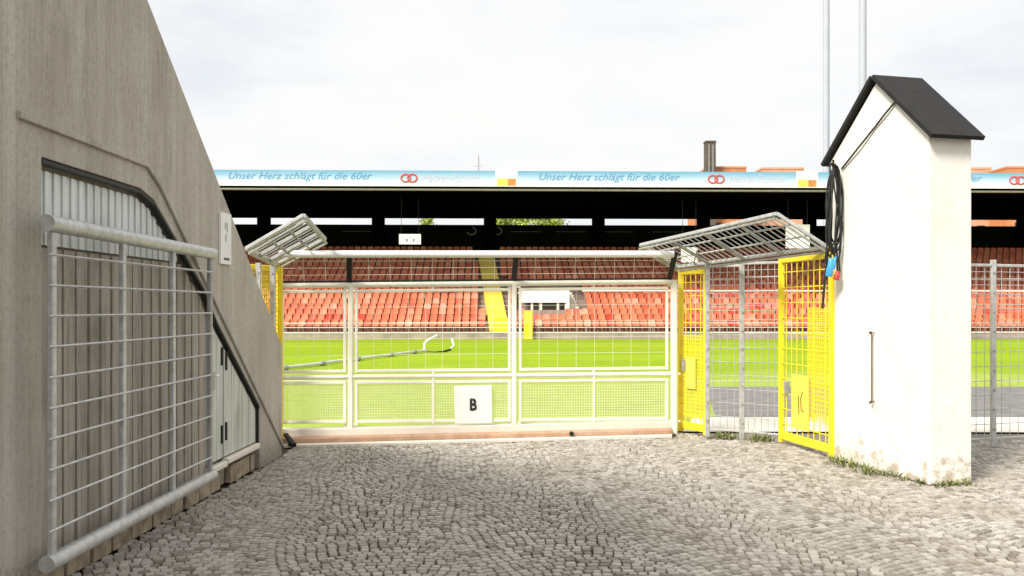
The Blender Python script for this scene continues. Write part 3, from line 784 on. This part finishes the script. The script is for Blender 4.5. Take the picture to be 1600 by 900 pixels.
for px, D, s in ((1128, 13.75, 1.3), (1142, 13.7, 1.2), (1180, 13.45, 1.6), (1190, 13.4, 1.5), (1200, 13.35, 1.0)):
    weed(gp(px, D), s, wl2)
for px in (1382, 1398, 1421, 1440):
    p = onface(px, 500, .03); p.z = 0; weed(p, rnd(.7, 1.2), wl)
for u in (.1, .24, .45): weed(hN+hn*u+hd*.04, rnd(.7, 1.1), wl)

# ------------------------------------------------------------------ grandstand across the pitch
PH = R(1.6); cP, sP = math.cos(PH), math.sin(PH)
def S(u, v, z): return Vector((u*cP-(v-57)*sP, 57+u*sP+(v-57)*cP, z))
U0, U1 = -46, 50
NR, RD, RR, V0, Z0 = 17, .85, .348, 56.75, .42
gs = thing('grandstand', S(0, 57, 0), 'long roofed grandstand with red seats across the pitch', 'grandstand')
def sbox(mb, u0, u1, v0, v1, z0, z1):
    mb.hexa([S(u0, v0, z0), S(u1, v0, z0), S(u1, v1, z0), S(u0, v1, z0)], [S(u0, v0, z1), S(u1, v0, z1), S(u1, v1, z1), S(u0, v1, z1)])
t = MB()
for k in range(NR): sbox(t, U0, U1, V0+k*RD, V0+(k+1)*RD, -.03, Z0+k*RR)
t.build('terrace', 'tread', gs)
t = MB(); sbox(t, U0, U1, 56.28, 56.5, -.03, .36); t.build('front_wall', 'frontwall', gs, bevel=.02)
t = MB(); sbox(t, U0, U1, 56.25, 56.54, .365, .44); t.build('wall_coping', 'palecon', gs)
VB = V0+NR*RD                                    # 71.2
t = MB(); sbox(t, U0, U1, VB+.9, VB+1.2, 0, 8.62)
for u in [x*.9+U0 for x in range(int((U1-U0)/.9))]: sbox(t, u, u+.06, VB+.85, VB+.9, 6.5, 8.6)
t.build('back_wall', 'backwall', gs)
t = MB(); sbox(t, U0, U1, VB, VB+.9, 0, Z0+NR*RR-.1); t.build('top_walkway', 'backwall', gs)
for px in (417, 593, 766, 935, 1100, 1268, 1440, 70, 244, -100, 1610):
    u = (px-800)/1400*(VB+.9)+.4
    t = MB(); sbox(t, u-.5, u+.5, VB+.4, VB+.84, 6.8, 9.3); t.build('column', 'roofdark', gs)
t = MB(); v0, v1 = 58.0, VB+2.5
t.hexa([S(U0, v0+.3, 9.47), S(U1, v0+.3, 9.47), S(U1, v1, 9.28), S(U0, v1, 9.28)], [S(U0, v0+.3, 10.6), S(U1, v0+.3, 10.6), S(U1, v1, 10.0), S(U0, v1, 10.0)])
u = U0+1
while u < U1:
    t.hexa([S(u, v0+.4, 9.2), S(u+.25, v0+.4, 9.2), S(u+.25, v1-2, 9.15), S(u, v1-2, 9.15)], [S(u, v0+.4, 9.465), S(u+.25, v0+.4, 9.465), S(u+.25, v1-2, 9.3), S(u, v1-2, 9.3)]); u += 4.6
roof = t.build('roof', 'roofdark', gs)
t = MB(); t.tube([S(U0, 58.05, 9.60), S(U1, 58.05, 9.60)], .075, 8); t.build('gutter_pipe', 'steelrail', roof, smooth=True)
t = MB(); sbox(t, U0, U1, 57.86, 58.0, 9.79, 10.80); ban = t.build('printed_banner', 'banner', gs)
# printing on the banner
xdir = S(1, 57, 0)-S(0, 57, 0)
per = 19.9
for i in range(-2, 3):
    b = 1.78+i*per                               # left edge of the slogan
    def at(u, z): return S(u, 57.855, z)
    if b > U1-8 or b < U0: continue
    text_mesh('Unser Herz schlägt für die 60er', 'slogan', 'bluetxt', ban, at(b, 10.06), xdir, 9.15, .62, .35, .006, .0)
    t = MB()
    for cu in (11.3, 11.72):
        pts = [S(b+cu+.30*math.cos(a), 57.85, 10.32+.25*math.sin(a)) for a in [2*math.pi*k/24 for k in range(25)]]
        t.tube(pts, .055, 5, False)
    t.build('ring_emblem', 'redtxt', ban)
    text_mesh('Hacker-Pschorr', 'pale_lettering', 'paletxt', ban, at(b+12.4, 10.08), xdir, 3.7, .52, .15, .006, .0)
    u = b+17.2 if i != 0 else b+16.9
    t = MB(); sbox(t, u-.12, u+1.3, 57.852, 57.858, 9.84, 10.86); wh = t.build('emblem_panel', 'whiter', ban)
    t = MB(); sbox(t, u-.02, u+.66, 57.842, 57.85, 9.86, 10.3); t.build('yellow_emblem', 'logoy', ban)
    t = MB(); sbox(t, u+.67, u+1.2, 57.842, 57.85, 9.86, 10.3); t.build('orange_emblem', 'logoo', ban)
# faint marks on the back wall, added as grey rails and bracket-like curves
t = MB()
for px in (560, 822, 893, 965, 1045): 
    u = (px-800)/1400*72+.4; sbox(t, u-1.25, u+1.25, VB+.83, VB+.85, 8.05, 8.10)
t.build_each('grey_rail', 'greyprint', gs)
t = MB()
for px in (737, 777):
    u = (px-800)/1400*72+.4
    pts = [S(u+.36*math.cos(a), VB+.82, 8.12+.3*math.sin(a)) for a in [R(200+k*20) for k in range(13)]]
    t.tube(pts, .05, 5)
t.build_each('bracket_curve', 'steelrail', gs)
for (px, w_, z0, z1, lab) in ((641, 17, 6.17, 6.85, 'small white panel with grey marks hanging under the stand roof'), (1251, 19, 5.95, 7.55, 'tall white panel hanging under the stand roof behind the crest near the hut'), (1079, 13, 5.0, 6.0, 'low white panel under the stand roof behind the far end of the crest')):
    vv = 59.6; u = (px-800)/1400*vv+.07; hw = w_/1400*vv
    root = thing('wall_sign', S(u, vv, z0), lab, 'sign', 'white panels hanging under the front of the stand roof')
    t = MB(); sbox(t, u-hw, u+hw, vv, vv+.12, z0, z1); t.build('panel', 'whiter', root, bevel=.01)
    if px == 641:
        t = MB()
        for q in (-.25, .2): sbox(t, u+q, u+q+.1, vv-.006, vv-.001, z0+.18, z0+.36)
        t.build_each('print', 'greyprint', root)
    t = MB()
    for q in (-.8, .8): sbox(t, u+hw*q-.012, u+hw*q+.012, vv+.04, vv+.08, z1, 9.3)
    t.build_each('hanger', 'black', root)

# yellow aisle steps: slant from bottom right to upper left as in the photo
def aisle_u(v): return lerp(-.78, -1.95+.3, (v-56.8)/(70-56.8))
root = thing('stair_aisle', S(-.8, 56.8, 0), 'pale yellow flight of steps climbing through the red seats', 'stairs')
t = MB()
for k in range(NR):
    for h in range(2):
        v = V0+k*RD+h*RD/2; u = aisle_u(v); z = Z0+k*RR+(RR/2 if h == 0 else RR)+.02
        sbox(t, u-.62, u+.62, v-.012, v+RD/2-.012, Z0+k*RR-.3, z)
t.build('steps', 'paleyellow', root)
t = MB(); sbox(t, -1.25, -.15, 56.56, 56.66, .1, 1.3); t.build('front_gate', 'yellow', root)
root = thing('yellow_locker', S(1.0, 56.5, 0), 'bright yellow box in front of the first seat row beside the yellow steps', 'box')
t = MB(); sbox(t, .72, 1.27, 56.0, 56.24, -.01, 1.78); t.build('body', 'yellow', root, bevel=.02)
t = MB(); sbox(t, .76, .96, 55.985, 55.997, .95, 1.7); sbox(t, .99, 1.23, 55.985, 55.997, .08, 1.7); t.build_each('panel', 'paleyellow', root)

# stair entrance in the lower rows
kv0 = V0+4*RD
ek = thing('stand_entrance', S(2.2, kv0, 0), 'white walled stair entrance among the lower seat rows', 'entrance')
t = MB(); sbox(t, .55, 3.75, kv0, kv0+.2, 2.35, 3.22); sbox(t, .55, 3.75, kv0-.06, kv0-.005, 2.30, 2.42); t.build('parapet', 'whiter', ek, bevel=.015)
t = MB(); sbox(t, .55, 3.75, kv0+.21, kv0+3.6, 2.9, 3.02); t.build('roof', 'palecon', ek)
t = MB(); sbox(t, 1.2, 3.6, kv0+.9, kv0+1.0, 1.4, 2.3); t.build('dark_opening', 'window', ek)
t = MB()
for u in (.58, 1.35, 1.95, 3.1, 3.65): sbox(t, u, u+.16, kv0+.02, kv0+.18, 1.3, 2.32)
sbox(t, 1.35, 2.05, kv0+.05, kv0+.12, 1.45, 1.75); t.build_each('pillar', 'palecon', ek)
t = MB()
for k in range(8):
    sbox(t, 3.95-.02*k, 4.75-.06*k, kv0-.4+k*.35, kv0-.4+(k+1)*.35, 1.0, 1.65+k*.2)
t.build('steps', 'palecon', ek)
t = MB(); sbox(t, 3.76, 3.92, kv0-.3, kv0+2.4, 1.2, 3.25); t.build('cheek_wall', 'whiter', ek)

# seats
def seat_geo():
    prof = [(-.24, .40, .36), (-.20, .435, .42), (0, .415, .45), (.15, .42, .45), (.205, .49, .45), (.245, .64, .44), (.27, .76, .40), (.275, .80, .30)]
    vs, fs = [], []
    th = .03
    for (v, z, w_) in prof:
        for x in (-w_/2, -w_*.3, 0, w_*.3, w_/2):
            lift = .03*(abs(x)/(w_/2))**2
            vs.append(Vector((x, v-(lift if z > .5 else 0), z+(lift if z <= .5 else 0))))
    n = len(vs)
    for (v, z, w_) in prof:
        for x in (-w_/2, -w_*.3, 0, w_*.3, w_/2):
            vs.append(Vector((x, v+(th if z > .45 else 0), z-(th if z <= .5 else .01))))
    m_ = len(prof)
    for i in range(m_-1):
        for j in range(4):
            a = i*5+j; fs.append((a, a+1, a+6, a+5)); fs.append((n+a, n+a+5, n+a+6, n+a+1))
    for i in range(m_-1):
        fs.append((i*5, (i+1)*5, n+(i+1)*5, n+i*5)); fs.append((i*5+4, n+i*5+4, n+(i+1)*5+4, (i+1)*5+4))
    for j in range(4):
        fs.append((j, n+j, n+j+1, j+1)); e = (m_-1)*5+j; fs.append((e, e+1, n+e+1, n+e))
    b = len(vs)
    for x0 in (-.15, .12):                        # two short legs
        q = [(x0, -.05, 0), (x0+.03, -.05, 0), (x0+.03, .05, 0), (x0, .05, 0)]
        vs += [Vector(p) for p in q]+[Vector((p[0], p[1], .40)) for p in q]
        fs += [(b+i, b+(i+1) % 4, b+4+(i+1) % 4, b+4+i) for i in range(4)]; b += 8
    return vs, fs
sv, sf = seat_geo()
def seat_mesh(mat):
    me = bpy.data.meshes.new('stadium_seat'); me.from_pydata(sv, [], sf); me.materials.append(M[mat]); return me
s_or, s_rd = seat_mesh('seatc'), seat_mesh('seatr')
def blocked(u, v, k):
    if abs(u-aisle_u(v)) < .95: return True
    if .35 < u < 4.85 and 3 <= k <= 8 or 1.2 < u < 3.8 and k == 2: return True
    return False
spots = []
for k in range(NR):
    u = U0+.4
    while u < U1-.4:
        v = V0+k*RD+.42
        if not blocked(u, v, k): spots.append((k, u, v))
        u += .52
# the 300 seats that show largest: front rows, in the gaps of the walls and gates
def seen(u, v):
    p = S(u, v, 1); px = 800+p.x/p.y*1400
    return 2 < px < 62 or 441 < px < 1052 or 1064 < px < 1286 or 1450 < px < 1598
vis = [s for s in spots if seen(s[1], s[2])]
ind = set(vis[:300]); red_idx = set(random.sample(range(300), 9))
sl_ = 'orange-red plastic bucket seat in the front rows of the grandstand'
rl_ = 'deeper red plastic bucket seat among the orange-red seats in the front rows of the grandstand'
base = {}
for i, (k, u, v) in enumerate(vis[:300]):
    rd = i in red_idx
    if rd not in base:
        o = bpy.data.objects.new('stadium_seat', s_rd if rd else s_or)
        tag(o, rl_ if rd else sl_, 'seat', 'deeper red stadium seats in the front rows' if rd else 'orange-red stadium seats in the front rows'); base[rd] = o
    else: o = base[rd].copy()
    COL.objects.link(o); o.location = S(u, v, Z0+k*RR); o.rotation_euler = (0, 0, PH+rnd(-.02, .02))
mb = MB(); rot = Matrix.Rotation(PH, 3, 'Z')
svr = [rot @ p for p in sv]
for s in spots:
    if s in ind: continue
    k, u, v = s; o = S(u, v, Z0+k*RR)
    mb.add([p+o for p in svr], sf, random.random())
ob = mb.build('seat_rows', 'seatc', tone=True); tag(ob, 'many orange-red plastic seats in the upper rows of the grandstand', 'seats', kind='stuff')
# cross rail between the lower and upper rows, and railing before the first row
root = thing('stand_railing', S(0, V0+6*RD, Z0+6*RR), 'thin pale handrail running across the middle of the seat rows', 'railing')
t = MB(); z = Z0+5*RR
for (a, b) in ((U0, aisle_u(61)-.9), (4.9, U1)):
    t.tube([S(a, V0+5*RD+.05, z+.95), S(b, V0+5*RD+.05, z+.95)], .06, 6)
t.build_each('handrail', 'whiter', root)
t = MB(); u = U0+.5
while u < U1:
    if not (-2.6 < u < 4.9): t.tube([S(u, V0+5*RD+.05, z), S(u, V0+5*RD+.05, z+.95)], .025, 6)
    u += 2.2
t.build_each('post', 'steelrail', root)
root = thing('pitch_railing', S(0, 56.35, .44), 'low grey railing on the concrete wall in front of the first seat row', 'railing')
t = MB(); u = U0+.3
while u < U1:
    t.tube([S(u, 56.4, .44), S(u, 56.4, 1.0)], .028, 6); u += 2.1
t.build_each('post', 'steelrail', root)
t = MB()
for z in (.72, 1.0): t.tube([S(U0, 56.4, z), S(U1, 56.4, z)], .022, 6)
t.build_each('rail', 'whiter', root)

# ------------------------------------------------------------------ irrigation pipe on the grass
root = thing('irrigation_pipe', P(560, 566, 33), 'long pale pipe with a bent end frame lying on the grass', 'pipe')
a, b = P(400, 584, 2800/104), P(666, 550, 2800/70); a.z = b.z = .07
t = MB(); t.tube([lerp(a, b, i/8)+Vector((0, 0, .012*(i % 2))) for i in range(9)], .055, 10); t.build('pipe', 'pipe', root, smooth=True)
t = MB()
for f in (.12, .3, .5, .72, .9):
    c = lerp(a, b, f); d = (b-a).normalized(); t.tube([c-d*.14, c+d*.14], .085, 10)
t.build_each('coupling', 'galvd', root, smooth=True)
t = MB(); r0 = b.copy(); t.tube([r0, P(663, 549, 40), P(663, 537, 40), P(668, 532, 40.2), P(683, 524, 40.5)], .06, 8)
t.tube([P(706, 529, 41.5), P(709, 540, 41.2), P(703, 546, 41)], .055, 8); t.build('riser', 'pipe', root, smooth=True)
t = MB(); t.tube([P(668, 550.5, 40), P(680, 551, 39.8), P(693, 549.5, 40), P(704, 546, 40.6)], .05, 8); t.build('hose', 'cable', root, smooth=True)

# ------------------------------------------------------------------ beyond the stand
def block(px0, px1, ytop, D, mat, label, dep=12):
    a, b = P(px0, ytop, D), P(px1, ytop, D)
    root = thing('brick_building', ((a.x+b.x)/2, D, 0), label, 'building', 'brick buildings behind the grandstand')
    t = MB(); t.box(a.x, b.x, D, D+dep, -.03, a.z-.25); wl_ = t.build('wall', mat, root)
    t = MB(); t.box(a.x-.05, b.x+.05, D-.05, D+dep+.05, a.z-.248, a.z); t.build('roof', mat, root)
    n = max(2, int((b.x-a.x)/2.2))
    for fl_ in range(5):
        z = 1.2+fl_*3.2
        for i in range(n):
            x = lerp(a.x, b.x, (i+.5)/n); t = MB(); t.box(x-.5, x+.5, D-.05, D+.02, z, z+1.4); t.build('window', 'window', root)
block(1105, 1166, 260, 108, 'brick', 'darker orange brick building beside the chimney behind the stand')
block(1191, 1256, 261.5, 112, 'brick2', 'paler orange brick building between the chimney building and the hut roof')
block(1484, 1549, 261.5, 112, 'brick2', 'paler orange brick building behind the stand beyond the outer hut side')
block(1573, 1650, 260, 108, 'brick', 'darker orange brick building farthest along behind the stand')
root = thing('chimney', (P(1108, 300, 107).x, 107, 0), 'grey brown square chimney rising behind the stand roof', 'chimney')
a, b = P(1101, 224, 107), P(1116.5, 224, 107)
t = MB(); t.box(a.x, b.x, 106.3, 107.5, -.03, a.z); sh = t.build('shaft', 'chim', root)
t = MB()
for f in (.3, .7): t.box(lerp(a.x, b.x, f)-.07, lerp(a.x, b.x, f)+.07, 106.2, 106.298, 14, a.z-.3)
t.build_each('steel_strap', 'steelrail', root)
t = MB(); t.box(a.x-.05, b.x+.05, 106.25, 107.55, a.z+.002, a.z+.2); t.build('cap', 'chim', root)
root = thing('antenna', P(748, 268, 66), 'thin grey aerial standing on the stand roof', 'antenna')
t = MB(); p = P(748, 268, 66); t.tube([Vector((p.x, p.y, 10.2)), Vector((p.x, p.y, P(748, 243, 66).z))], .03, 6); t.build('pole', 'steelrail', root)
t = MB(); t.tube([Vector((p.x-.3, p.y, 12.4)), Vector((p.x+.3, p.y, 12.4))], .015, 5); t.build('cross_arm', 'steelrail', root)

root = thing('floodlight_mast', (31.5, 85, 0), 'tall pale floodlight mast with two slender legs behind the stand above the white hut', 'mast')
for px, D, r in ((1291, 85, .30), (1348, 85, .34)):
    x = P(px, 0, D).x; t = MB(); t.tube([(x, D, -.03), (x, D, 42)], r, 14); t.build('leg', 'mast', root, smooth=True)
t = MB(); t.box(29.2, 34.2, 84.4, 85.6, 40.8, 42.0); t.build('head_frame', 'mast', root)
for i in range(5):
    t = MB(); x = 29.8+i*.95; t.tube([(x, 84.39, 41.4), (x, 84.1, 41.35)], [.28, .42], 12); t.build('floodlight', 'whiter', root)

def tree(x, y, h, rx, rz, label, n):
    root = thing('tree', (x, y, 0), label, 'tree', 'trees behind the stand')
    t = MB(); t.tube([(x, y, -.05), (x+.1, y, h*.3), (x-.1, y+.1, h*.6), (x, y, h*.85)], [.3, .24, .15, .05], 8)
    for k in range(9):
        a = k*2.4; z = h*(.4+.05*k); t.tube([(x, y, z), (x+math.cos(a)*rx*.5, y+math.sin(a)*rx*.5, z+h*.1), (x+math.cos(a)*rx*.85, y+math.sin(a)*rx*.85, z+h*.14)], [.1, .06, .02], 5)
    t.build('trunk', 'bark', root)
    mb = MB(); cl_ = []
    for i in range(90):
        a, b, r = rnd(0, 6.28), math.acos(rnd(-1, 1)), rnd(.45, 1)**.5
        cl_.append((Vector((x+rx*r*math.sin(b)*math.cos(a), y+rx*r*math.sin(b)*math.sin(a), h-rz+rz*r*math.cos(b))), random.random()))
    for i in range(n):
        c, tn = random.choice(cl_); p = c+Vector((random.gauss(0, rx*.14), random.gauss(0, rx*.14), random.gauss(0, rz*.12)))
        u = Vector((rnd(-1, 1), rnd(-1, 1), rnd(-1, 1))).normalized(); w_ = u.orthogonal().normalized(); s = rnd(.10, .22)
        mb.add([p-u*s, p+w_*s*.6, p+u*s, p-w_*s*.6], [(0, 1, 2, 3)], min(1, max(0, tn*.6+rnd(0, .4))))
    mb.build('crown', 'leaf', root, tone=True)
tree(P(822, 0, 92).x, 92, 13.9, 3.7, 4.0, 'broad green tree seen through the gap under the stand roof', 9500)
tree(P(669, 0, 96).x, 96, 11.9, .9, 2.4, 'narrow green treetop seen through the gap under the stand roof', 1600)

# ------------------------------------------------------------------ light, sky, camera
EL, AZ = R(45), R(222)                            # sun stands behind the viewer's left shoulder
sun_dir = Vector((math.sin(AZ)*math.cos(EL), math.cos(AZ)*math.cos(EL), math.sin(EL)))   # towards the sun
sd = bpy.data.lights.new('sun', 'SUN'); sd.energy = 3.5; sd.angle = R(15); sd.color = (1, .955, .88)
so = bpy.data.objects.new('sun', sd); COL.objects.link(so)
so.rotation_euler = (-sun_dir).to_track_quat('-Z', 'Y').to_euler(); so.location = (-20, -20, 30)
wd = bpy.data.worlds.new('World'); scene.world = wd; wd.use_nodes = True
nt = wd.node_tree; bg = nt.nodes['Background']
sky = node(nt, 'ShaderNodeTexSky', sky_type='NISHITA'); sky.sun_disc = False
sky.sun_elevation = EL; sky.sun_rotation = AZ; sky.dust_density = 2.5; sky.air_density = 1.0
tc = node(nt, 'ShaderNodeTexCoord'); mp = node(nt, 'ShaderNodeMapping'); mp.inputs['Scale'].default_value = (1, 1, 3.2)
nt.links.new(tc.outputs['Generated'], mp.inputs['Vector'])
cn = noise(nt, mp.outputs['Vector'], 2.2, 7, .6)
cloud = ramp(nt, cn, [(.30, (.82, .86, .905)), (.50, (.955, .96, .965)), (.68, (1, .985, .965))])
sc_ = node(nt, 'ShaderNodeVectorMath', operation='SCALE'); sc_.inputs['Scale'].default_value = 7.2
nt.links.new(cloud, sc_.inputs[0])
cover = ramp(nt, cn, [(.25, (.86,)*3), (.55, (.97,)*3)])
nt.links.new(mixc(nt, cover, sky.outputs['Color'], sc_.outputs['Vector']), bg.inputs['Color'])
bg.inputs['Strength'].default_value = .097

cam = bpy.data.cameras.new('camera'); co = bpy.data.objects.new('camera', cam); COL.objects.link(co)
co.location = (0, 0, CZ); co.rotation_euler = (R(90), 0, 0)
cam.sensor_width = 36; cam.lens = 36*F/1600; cam.shift_y = (HY-450)/1600
cam.clip_start = .05; cam.clip_end = 3000
scene.camera = co
vs = scene.view_settings
vs.view_transform = 'Standard'; vs.look = 'None'; vs.exposure = .56; vs.gamma = 1; vs.use_curve_mapping = False
